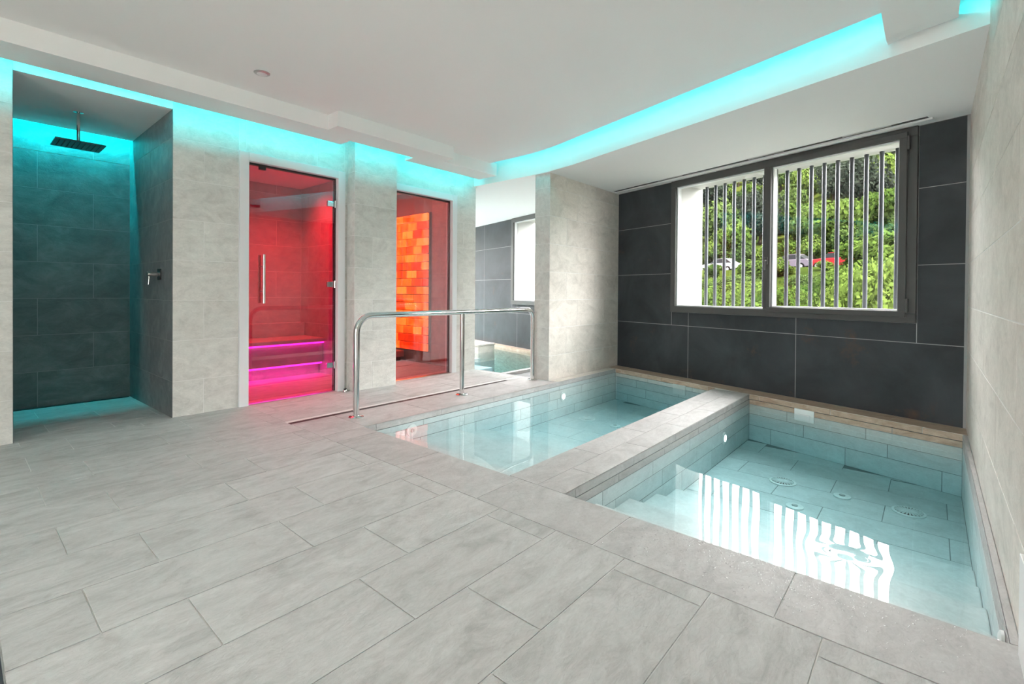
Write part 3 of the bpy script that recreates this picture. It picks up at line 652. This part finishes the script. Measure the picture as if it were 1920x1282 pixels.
# splashed droplets on the coping of the right pool
mb = MB(); n = 0
while n < 1500:
    x = random.gauss(-0.42, 0.27); y = 1.985 - abs(random.gauss(0, 0.13))
    if not (-1.0 < x < 0.12 and 1.67 < y): continue
    r_ = random.uniform(0.002, 0.0058); h = r_ * 0.45; e = random.uniform(0.8, 1.5); t0 = random.uniform(0, 3)
    vs = [(x + r_ * e * math.cos(t0 + q * 1.047), y + r_ * math.sin(t0 + q * 1.047), 0.0002) for q in range(6)] + [(x + 0.55 * r_ * e * math.cos(t0 + q * 1.047), y + 0.55 * r_ * math.sin(t0 + q * 1.047), h * 0.8) for q in range(6)] + [(x, y, h)]
    mb.add(vs, [(q, (q + 1) % 6, 6 + (q + 1) % 6, 6 + q) for q in range(6)] + [(6 + q, 6 + (q + 1) % 6, 12) for q in range(6)]); n += 1
dp = mb.build('water_droplets', 'droplet', smooth=True, kind='stuff', label='fine water droplets splashed on the coping before the right pool', category='droplets')

# ------------------------------------------------------------------ bay seen through the opening beside the partition
MB().box(-4.66, -3.48, 4.44, 4.452, zb, 0).build('floor_bay_edge', 'coping_stone', kind='structure')
bay = thing('bay_pool', (-5.5, 5.4, -0.5), 'dark teal pool in the bay seen beside the partition', 'pool')
yb0 = 4.452
MB().prism([(-10.15, yb0), (-3.49, yb0), (-3.49, yk(-3.49, KW)), (-10.15, yk(-10.15, KW))], -0.62, -0.60).build('basin', 'pool_stone', bay)
MB().prism([(-4.03, yb0), (-3.96, yb0), (-3.96, yk(-3.96, KW)), (-4.03, yk(-4.03, KW))], -0.6, 0.0).build('rim', 'coping_stone', bay, bevel=0.004)
MB().prism([(-3.96, yb0), (-3.49, yb0), (-3.49, yk(-3.49, KW)), (-3.96, yk(-3.96, KW))], -0.6, -0.035).build('gutter', 'slate_stone', bay)
for i, (xa, z) in enumerate(((-5.75, -0.12), (-5.35, -0.22), (-4.95, -0.32))):
    MB().box(-9.5, xa, yb0, 5.55 - 0.12 * i + 0.3, -0.6, z).build('step', 'pool_stone', bay, bevel=0.01)
MB().wbox(-10.8, -4.87, KL + 0.1, KW, -0.6, -0.002).build('ledge', 'ledge_stone', bay)
w = MB().add([(-10.15, yb0, -0.045), (-4.03, yb0, -0.045), (-4.03, yk(-4.03, KL + 0.1), -0.045), (-10.15, yk(-10.15, KL + 0.1), -0.045)], [(0, 1, 2, 3)]).build('water', 'water', bay)
bb = thing('step_block', (-6.4, 6.1, -0.6), 'beige stone step block standing in the water of the bay', 'step block')
MB().box(-7.3, -5.80, 5.85, 6.25, -0.6, 0.075).build('block', 'warm_stone', bb, bevel=0.01)
MB().box(-7.3, -5.79, 5.84, 6.26, 0.075, 0.105).build('top_slab', 'warm_stone', bb, bevel=0.005)
wall('wall_bay', (-10.2, 0, 0), (0, 1, 0), (0, 0, 1), 4.3, 8.2, -0.6, 2.8, 0.1, 'slate_stone')
MB().box(-10.2, -4.49, 4.36, 4.45, -0.6, 2.8).build('wall_bay_back', 'slate_stone', kind='structure')

# ------------------------------------------------------------------ glass doors
def glass_door(idx, D, handle, hinge_right):
    y0, y1, zt_ = D; fw = 0.075
    d = thing('door_%d' % idx, (XL, (y0 + y1) / 2, 0), kind='structure')
    x0, x1 = XL - 0.10, XL + 0.022
    MB().box(x0, x1, y0, y0 + fw, 0, zt_).build('jamb', 'aluminium', d, bevel=0.003)
    MB().box(x0, x1, y1 - fw, y1, 0, zt_).build('jamb', 'aluminium', d, bevel=0.003)
    MB().box(x0, x1, y0 + fw, y1 - fw, zt_ - fw, zt_).build('head', 'aluminium', d, bevel=0.003)
    MB().box(XL - 0.06, XL - 0.03, y0 + fw, y1 - fw, zt_ - fw - 0.018, zt_ - fw).build('seal', 'black_rubber', d)
    MB().box(XL - 0.06, XL - 0.03, y1 - fw - 0.014, y1 - fw, 0.0, zt_ - fw - 0.018).build('seal', 'black_rubber', d)
    MB().box(XL - 0.08, XL - 0.0, y0 + fw, y1 - fw, 0.0, 0.006).build('threshold', 'brushed_steel', d)
    lf = MB().box(XL - 0.030, XL - 0.020, y0 + fw + 0.006, y1 - fw - 0.016, 0.010, zt_ - fw - 0.016).build('glass_leaf', 'door_glass', d)
    if handle:
        for xx in (XL + 0.025, XL - 0.075):
            h = MB().tube([(xx, 1.803, 0.885), (xx, 1.803, 1.315)], 0.012, 14).build('handle', 'brushed_steel' if xx > XL else 'wood', lf, True)
            for z in (0.99, 1.21): MB().tube([(xx, 1.803, z), (XL - 0.025, 1.803, z)], 0.007, 10).build('handle_post', 'brushed_steel', lf, True)
        for z in (0.265, 1.063, 1.855):
            MB().box(XL - 0.036, XL - 0.012, 2.415, 2.478, z - 0.026, z + 0.026).build('hinge', 'steel', d, bevel=0.003)
            MB().tube([(XL - 0.008, 2.492, z - 0.034), (XL - 0.008, 2.492, z + 0.034)], 0.011, 12).build('hinge_pin', 'steel', d, True)
        MB().box(XL - 0.034, XL - 0.006, 1.775, 1.83, zt_ - fw - 0.05, zt_ - fw - 0.016).build('latch', 'black_rubber', d, bevel=0.002)
    return d
glass_door(1, D1, True, True); glass_door(2, D2, False, True)
ds = thing('door_stop', (XL + 0.10, 2.545, 0), 'small chrome floor stop beside the red glass door', 'door stop')
MB().lathe((XL + 0.10, 2.545, 0), (0, 0, 1), [(0.017, 0), (0.017, 0.022), (0.014, 0.026)], 18).build('post', 'steel', ds, True)
MB().lathe((XL + 0.10, 2.545, 0.026), (0, 0, 1), [(0.015, 0), (0.015, 0.010), (0.010, 0.013)], 18).build('buffer', 'black_rubber', ds, True)

# steam room interior
sbn = thing('steam_bench', (-5.8, 2.2, 0), 'built-in tiled bench with magenta light lines in the red steam room', 'bench')
MB().box(-6.14, -5.56, 1.41, 2.94, 0.145, 0.37).build('front', 'steam_stone', sbn)
MB().box(-6.14, -5.50, 1.41, 2.94, 0.395, 0.435).build('seat', 'steam_stone', sbn, bevel=0.004)
MB().box(-6.14, -6.02, 1.41, 2.94, 0.435, 0.60).build('backrest', 'steam_stone', sbn, bevel=0.004)
MB().box(-6.14, -5.66, 1.41, 2.94, 0.0, 0.145).build('plinth', 'steam_stone', sbn)
MB().box(-5.56, -5.515, 1.42, 2.93, 0.376, 0.394).build('light_line', 'led_magenta', sbn, label='glowing magenta light line')
MB().box(-5.60, -5.565, 1.42, 2.93, 0.125, 0.143).build('light_line', 'led_magenta', sbn, label='glowing magenta light line')
area('steam_lamp', (-5.45, 2.55, 2.27), (0, 0, -1), (1, 0, 0), 0.5, 0.5, (1.0, 0.03, 0.05), 19, 120)
area('steam_lamp', (-5.25, 1.8, 2.27), (0, 0, -1), (1, 0, 0), 0.4, 0.4, (1.0, 0.05, 0.08), 7, 120)
area('steam_floor_light', (-5.60, 2.2, 0.118), (0.6, 0, -1), (0, 1, 0), 1.4, 0.02, (1.0, 0.02, 0.55), 3)
sl2 = thing('steam_lamp', (-6.12, 2.05, 1.80), 'small wall fitting in the steam room behind the glass', 'wall lamp')  # box and nozzle on the back wall, no emission
MB().box(-6.148, -6.10, 1.98, 2.12, 1.83, 1.87).build('mount', 'salt_frame', sl2, bevel=0.004)
MB().box(-6.12, -6.05, 2.0, 2.10, 1.77, 1.80).build('nozzle', 'steel', sl2, bevel=0.004)
MB().box(-6.148, -6.11, 2.03, 2.07, 1.79, 1.84).build('neck', 'steel', sl2, bevel=0.002)

# salt room interior: wall of backlit salt bricks
sw = thing('salt_wall', (-5.9, 4.30, 0.17), 'glowing orange wall of backlit salt bricks behind the second glass door', 'salt wall')
MB().box(-6.74, -5.21, 4.29, 4.325, 0.16, 2.09).build('backing', 'salt_frame', sw)
nrow = 17; rh = (2.083 - 0.172) / nrow
for i in range(nrow):
    x = -5.222; z0 = 0.172 + rh * i; first = True
    while x > -6.72:
        l = random.uniform(0.16, 0.26)
        if first: l = 0.24 if i % 2 else 0.12
        first = False
        x2 = max(x - l, -6.73)
        d = random.uniform(0.0, 0.012)
        tile_at(sw, (0, 4.29, 0), (1, 0, 0), (0, 0, 1), (x2, x, z0, z0 + rh), 'salt', t=0.03 + d, gap=0.011, name='salt_brick', chamfer=0.006)
        x = x2
area('salt_lamp', (-5.7, 3.6, 2.40), (0, 0, -1), (1, 0, 0), 0.6, 0.5, (1.0, 0.10, 0.10), 14)
lb = thing('salt_bench', (-6.2, 3.7, 0), 'dark red bench below the glowing salt bricks', 'bench')
MB().box(-6.70, -5.75, 3.90, 4.28, 0.06, 0.15).build('body', 'bench', lb, bevel=0.01)
MB().box(-6.65, -5.80, 3.95, 4.25, 0.0, 0.06).build('foot', 'salt_frame', lb)

# ------------------------------------------------------------------ shower fittings
hx, hy = -5.15, 0.665
s = thing('rain_shower', (hx, hy, 2.41), 'square black rain shower head hanging on a chrome arm', 'shower head')
MB().lathe((hx, hy, 2.41), (0, 0, -1), [(0.032, 0), (0.032, 0.008), (0.016, 0.012)], 24).build('ceiling_flange', 'steel', s, True)
MB().tube([(hx, hy, 2.405), (hx, hy, 2.16)], 0.011, 16).build('arm', 'steel', s, True)
MB().box(hx - 0.14, hx + 0.14, hy - 0.15, hy + 0.15, 2.138, 2.150).build('plate', 'shower_black', s, bevel=0.002)
mb = MB()
for i in range(9):
    for j in range(9): mb.lathe((hx - 0.112 + 0.028 * i, hy - 0.12 + 0.03 * j, 2.138), (0, 0, -1), [(0.004, 0), (0.003, 0.003)], 6)
mb.build('nozzles', 'black_rubber', s, kind='stuff')
vx, vz = -4.82, 1.125; Y1 = SH[1]
s = thing('shower_valve', (vx, Y1, vz), 'chrome lever valve on the right side wall of the shower', 'valve')
MB().box(vx - 0.045, vx + 0.045, Y1 - 0.008, Y1, vz - 0.045, vz + 0.045).build('escutcheon', 'shower_black', s, bevel=0.003)
MB().tube([(vx, Y1 - 0.006, vz), (vx, Y1 - 0.085, vz)], 0.020, 18).build('body', 'steel', s, True)
MB().tube([(vx, Y1 - 0.070, vz), (vx, Y1 - 0.076, vz - 0.085)], 0.006, 10).build('lever', 'steel', s, True)

# ------------------------------------------------------------------ handrail, drains
hr = thing('handrail', (-3.44, 3.23, 0), 'polished steel handrail with three posts along the pool edge', 'handrail')
RX, ZRl, rb = -3.44, 0.803, 0.14
ya, yb = 2.10, 4.345
pts = [(RX, ya, 0.004), (RX, ya, ZRl - rb)]
for i in range(1, 9):
    t = math.pi / 2 * i / 8; pts.append((RX, ya + rb - rb * math.cos(t), ZRl - rb + rb * math.sin(t)))
r2 = 0.10
for i in range(0, 9):
    t = math.pi / 2 * i / 8; pts.append((RX, yb - r2 + r2 * math.sin(t), ZRl - r2 + r2 * math.cos(t)))
pts.append((RX, yb, 0.004))
MB().tube(pts, 0.0245, 20).build('rail', 'steel', hr, True)
MB().tube([(RX, 3.243, 0.004), (RX, 3.243, ZRl - 0.01)], 0.022, 18).build('post', 'steel', hr, True)
for y in (ya, 3.243, yb):
    MB().lathe((RX, y, 0), (0, 0, 1), [(0.058, 0), (0.058, 0.006), (0.050, 0.012), (0.028, 0.016)], 28).build('base_flange', 'steel', hr, True)
dr = thing('slot_drain', (-3.635, 2.9, 0), 'long dark slot drain in the floor behind the handrail', 'drain')
MB().box(-3.66, -3.655, 1.66, 4.12, -0.02, 0.001).box(-3.615, -3.61, 1.66, 4.12, -0.02, 0.001).build('edge', 'drain_steel', dr)
MB().box(-3.655, -3.615, 1.66, 4.12, -0.03, -0.0010).build('channel', 'black_rubber', dr)
mb = MB()
for i in range(205): mb.box(-3.655, -3.615, 1.662 + 0.012 * i, 1.669 + 0.012 * i, -0.0012, 0.0005)
mb.build('grate', 'drain_steel', dr, kind='stuff')
dr = thing('entrance_grate', (-2.0, 0.044, 0), 'dark channel grate along the entrance at the lower left corner', 'grate')
MB().box(XL + 0.1, XR - 0.02, 0.002, 0.086, -0.04, -0.0010).build('channel', 'black_rubber', dr)
MB().box(XL + 0.1, XR - 0.02, 0.076, 0.086, -0.012, 0.003).box(XL + 0.1, XR - 0.02, 0.002, 0.010, -0.012, 0.003).build('edge', 'bar_metal', dr)
mb = MB()
for i in range(300): mb.box(XL + 0.11 + 0.015 * i, XL + 0.119 + 0.015 * i, 0.010, 0.076, -0.0012, 0.002)
mb.build('bars', 'bar_metal', dr, kind='stuff')

# ------------------------------------------------------------------ outdoors: hillside, road, shrubs, trees, cars
def hgt(k, s):
    if k < 24: return -2.2 + 0.05 * (k - 6)
    if k < 44: return -1.3 + 4.7 * (k - 24) / 20
    if k < 57: return 3.4
    h = 3.4 + 0.42 * (k - 57)
    return h + 1.8 * math.sin(k * 0.16 + s * 0.05) + 1.2 * math.sin(s * 0.13 + k * 0.05)
vs = []; fs = []
ks = np.concatenate([np.arange(5.4, 58, 2.2), np.arange(58, 190, 3.0)]); ss = np.arange(-190, 70, 5.0)
for k in ks:
    for s_ in ss: vs.append(tuple(Wp(s_, k, hgt(k, s_))))
nS = len(ss)
for i in range(len(ks) - 1):
    for j in range(nS - 1): a = i * nS + j; fs.append((a, a + 1, a + nS + 1, a + nS))
MB().add(vs, fs).build('hillside', 'grass_slope', smooth=True, kind='structure')
MB().box(-10.4, 0.6, -2.8, 6.0, -0.85, -0.70).wbox(-11.0, -1.0, 3.0, 5.36, -0.86, -0.69).build('foundation', 'dark_grout', kind='structure')  # unseen slab added to stop sky light leaking in from below
MB().wbox(-90, 30, 46.5, 55.5, 3.40, 3.43).build('road', 'asphalt', kind='structure')

def crown_mesh(name, n, leaf, lobes, mat, flat=1.0, seed=0):
    """leaf quads scattered over overlapping lobes of unit size"""
    g = np.random.default_rng(seed); V = []; Fc = []
    for (cx, cy, cz, rx, rz) in lobes:
        m_ = int(n * rx * rx)
        d = g.normal(size=(m_, 3)); d /= np.linalg.norm(d, axis=1)[:, None]
        rr = g.uniform(0.72, 1.04, (m_, 1)) * (1 + 0.14 * np.sin(d[:, :1] * 6 + d[:, 1:2] * 5))
        p = d * rr * np.array([rx, rx, rz]) + np.array([cx, cy, cz])
        nn = d + g.normal(size=(m_, 3)) * 0.65; nn /= np.linalg.norm(nn, axis=1)[:, None]
        t = np.cross(nn, g.normal(size=(m_, 3))); t /= np.linalg.norm(t, axis=1)[:, None]; b_ = np.cross(nn, t)
        sz = leaf * g.uniform(0.6, 1.3, (m_, 1))
        q = np.stack([p - t * sz, p + b_ * sz * 0.55, p + t * sz, p - b_ * sz * 0.55], 1).reshape(-1, 3)
        o = sum(len(x) for x in V); V.append(q); Fc.append(np.arange(len(q)).reshape(-1, 4) + o)
    V = np.concatenate(V); Fc = np.concatenate(Fc)
    me = bpy.data.meshes.new(name); me.from_pydata(V.tolist(), [], Fc.tolist()); me.materials.append(M(mat)); me.update(); return me
def lobes(k, spread, seed, tall=1.0):
    g = np.random.default_rng(seed); L_ = [(0, 0, 0.62 * tall, 0.34, 0.36 * tall)]
    for i in range(k):
        t = 2 * math.pi * i / k + g.uniform(-.3, .3); rr = g.uniform(0.5, 1.0) * spread
        L_.append((rr * math.cos(t), rr * math.sin(t), g.uniform(0.28, 0.78) * tall, g.uniform(0.17, 0.27), g.uniform(0.15, 0.26) * tall))
    return L_
trunk = MB().tube([(0, 0, -0.05), (0.01, 0.005, 0.25), (-0.01, 0.01, 0.5), (0.0, 0.0, 0.72)], 0.03, 8, radii=[0.04, 0.03, 0.022, 0.01]).mesh('trunk'); trunk.materials.append(M('bark'))
KINDS = {}
for kn, mt, tall, leaf, seeds in (('broad', 'leaf_mid', 0.9, 0.045, (1, 2, 3)), ('pine', 'leaf_dark', 1.15, 0.038, (4, 5)), ('light', 'leaf_bright', 0.85, 0.048, (6, 7))):
    KINDS[kn] = [crown_mesh('crown', 5200, leaf, lobes(8, 0.30, s_, tall), mt, seed=s_) for s_ in seeds]
SHR = [crown_mesh('foliage', 24000, 0.021, lobes(10, 0.34, 20 + s_, 0.9), 'leaf_bright' if s_ != 1 else 'leaf_mid', seed=30 + s_) for s_ in range(3)]
def plant(name, me, s_, k, h, wd, label, cat, group, part='crown'):
    z = hgt(k, s_)
    t = thing(name, Wp(s_, k, z - 0.1), label, cat, group); t.scale = (wd, wd, h); t.rotation_euler = (0, 0, random.uniform(0, 6.28))
    for nm, m_ in ((part, me), ('trunk', trunk)):
        o = bpy.data.objects.new(nm, m_); COL.objects.link(o); o.parent = t
    return t
TL = {'broad': 'mid green leafy tree standing on the hillside outside the window', 'pine': 'dark evergreen tree high on the hillside outside the window', 'light': 'yellow green sunlit tree on the hillside outside the window'}
k = 61.0; ir = 0
while k < 165:
    step = 3.6 + 0.024 * k
    s_ = -0.92 * k + random.uniform(0, step)
    while s_ < -0.18 * k:
        gap = math.sin(k * 0.21 + 0.6) > 0.72 and random.random() < 0.3
        if not gap:
            kn = random.choices(['broad', 'pine', 'light'], [0.5, 0.12, 0.38] if k < 105 else ([0.35, 0.45, 0.2] if k < 125 else [0.15, 0.8, 0.05]))[0]
            h = random.uniform(4.6, 8.0) * (1.25 if kn == 'pine' else 1)
            plant('hill_tree', random.choice(KINDS[kn]), s_ + random.uniform(-1.5, 1.5), k + random.uniform(-2.5, 2.5), h, h * random.uniform(0.75, 1.0), TL[kn], 'tree', 'trees on the hillside, ' + kn)
        s_ += step * random.uniform(0.8, 1.35)
    k += step * 0.95
for (sk, k, h, wd) in ((-0.80, 12.5, 3.6, 3.6), (-0.69, 13.5, 3.5, 3.2), (-0.60, 12.0, 3.05, 3.0), (-0.545, 14.0, 3.5, 2.8), (-0.50, 11.5, 2.75, 2.6), (-0.455, 13.5, 3.0, 2.6), (-0.415, 12.0, 2.9, 2.4), (-0.37, 12.5, 4.0, 2.8), (-0.33, 11.0, 4.2, 2.6), (-0.25, 12.0, 4.2, 3.0), (-0.92, 12.0, 3.8, 3.4), (-0.16, 12.5, 4.0, 3.2)):
    plant('garden_shrub', SHR[0] if random.random() < 0.5 else random.choice(SHR), sk * k, k, h, wd, 'bright leafy shrub in front of the road outside the window', 'shrub', 'shrubs close to the window', 'foliage')
for i in range(13):
    plant('garden_shrub', SHR[i % 3], (-0.90 + 0.058 * i) * 18, 18 + random.uniform(-1.5, 1.5), random.uniform(3.0, 3.5) + (0.9 if i > 8 else 0), random.uniform(3.0, 3.8), 'bright leafy shrub on the bank below the road outside the window', 'shrub', 'shrubs on the bank below the road', 'foliage')
for i in range(12):
    plant('bank_bush', SHR[(i + 1) % 3], (-0.86 + 0.056 * i) * 29, 29 + random.uniform(-3, 3), random.uniform(1.9, 2.5), random.uniform(3.4, 4.6), 'low rounded bush on the grassy bank below the parked cars', 'bush', 'low bushes on the bank', 'foliage')
for i in range(16):
    plant('verge_bush', random.choice(KINDS['broad'] + KINDS['light']), (-0.90 + 0.047 * i) * 58.5, 58.5 + random.uniform(-0.8, 0.8), random.uniform(2.8, 4.2), random.uniform(3.0, 4.2), 'dark green bush growing behind the parked cars', 'bush', 'bushes behind the parked cars')
for (sk, k, h) in ((-0.60, 36, 4.2), (-0.55, 40, 3.2), (-0.385, 38, 6.0), (-0.46, 42, 1.7), (-0.33, 36, 7.0), (-0.70, 40, 2.6), (-0.27, 40, 7.0), (-0.80, 38, 6)):
    plant('roadside_bush', random.choice(KINDS['light']), sk * k, k, h * 0.62, h * 0.75, 'round yellow green bush below the parked cars outside', 'bush', 'bushes along the road')

def car(s_, k, mat, label):
    z = 3.43; t = thing('parked_car', Wp(s_, k, z), label, 'car')
    def P(a, b, c): return Wp(s_ + a, k + b, z + c)
    prof = [(-2.0, 0.35), (-2.05, 0.75), (-1.9, 0.92), (-1.0, 1.0), (1.75, 1.02), (2.0, 0.85), (2.02, 0.4), (1.9, 0.28), (-1.9, 0.28)]
    roof = [(-1.05, 1.0), (-0.45, 1.46), (0.9, 1.50), (1.65, 1.02)]
    def ext(pr, w, w2=None):
        n = len(pr); w2 = w2 or [w] * n; vs = [P(x, -w2[i], zz) for i, (x, zz) in enumerate(pr)] + [P(x, w2[i], zz) for i, (x, zz) in enumerate(pr)]
        return MB().add(vs, [tuple(range(n)), tuple(range(n, 2 * n))[::-1]] + [(i, n + i, n + (i + 1) % n, (i + 1) % n) for i in range(n)])
    ext(prof, 0.86).build('body', mat, t, bevel=0.06)
    ext(roof, 0.78, [0.80, 0.66, 0.66, 0.80]).build('cabin', 'car_glass', t, bevel=0.03)
    ext([(-0.42, 1.46), (-0.40, 1.52), (0.85, 1.55), (0.93, 1.50)], 0.66).build('roof', mat, t, bevel=0.02)
    for a in (-1.28, 1.28):
        for b in (-0.80, 0.80):
            w = MB().lathe(P(a, b - 0.10, 0.32), N, [(0.30, 0), (0.32, 0.04), (0.32, 0.16), (0.30, 0.20)], 20).build('wheel', 'tyre', t, True)
            MB().lathe(P(a, b - 0.11 if b < 0 else b + 0.10, 0.32), N, [(0.18, 0), (0.16, 0.012)], 16).build('hub_cap', 'car_white', w, True)
    for b in (-0.70, 0.70): MB().obox(P(2.0, b, 0.72), A, N, Z, -0.03, 0.035, -0.13, 0.13, -0.08, 0.08).build('tail_light', 'car_light', t)
    return t
car(-0.440 * 50.5, 50.5, 'car_red', 'red car parked on the road outside, right of the silver car')
car(-0.515 * 50.5, 50.0, 'car_silver', 'silver car parked on the road outside beside the red car')
car(-0.67 * 50.5, 50.0, 'car_white', 'white car parked outside, seen through the left half of the window')
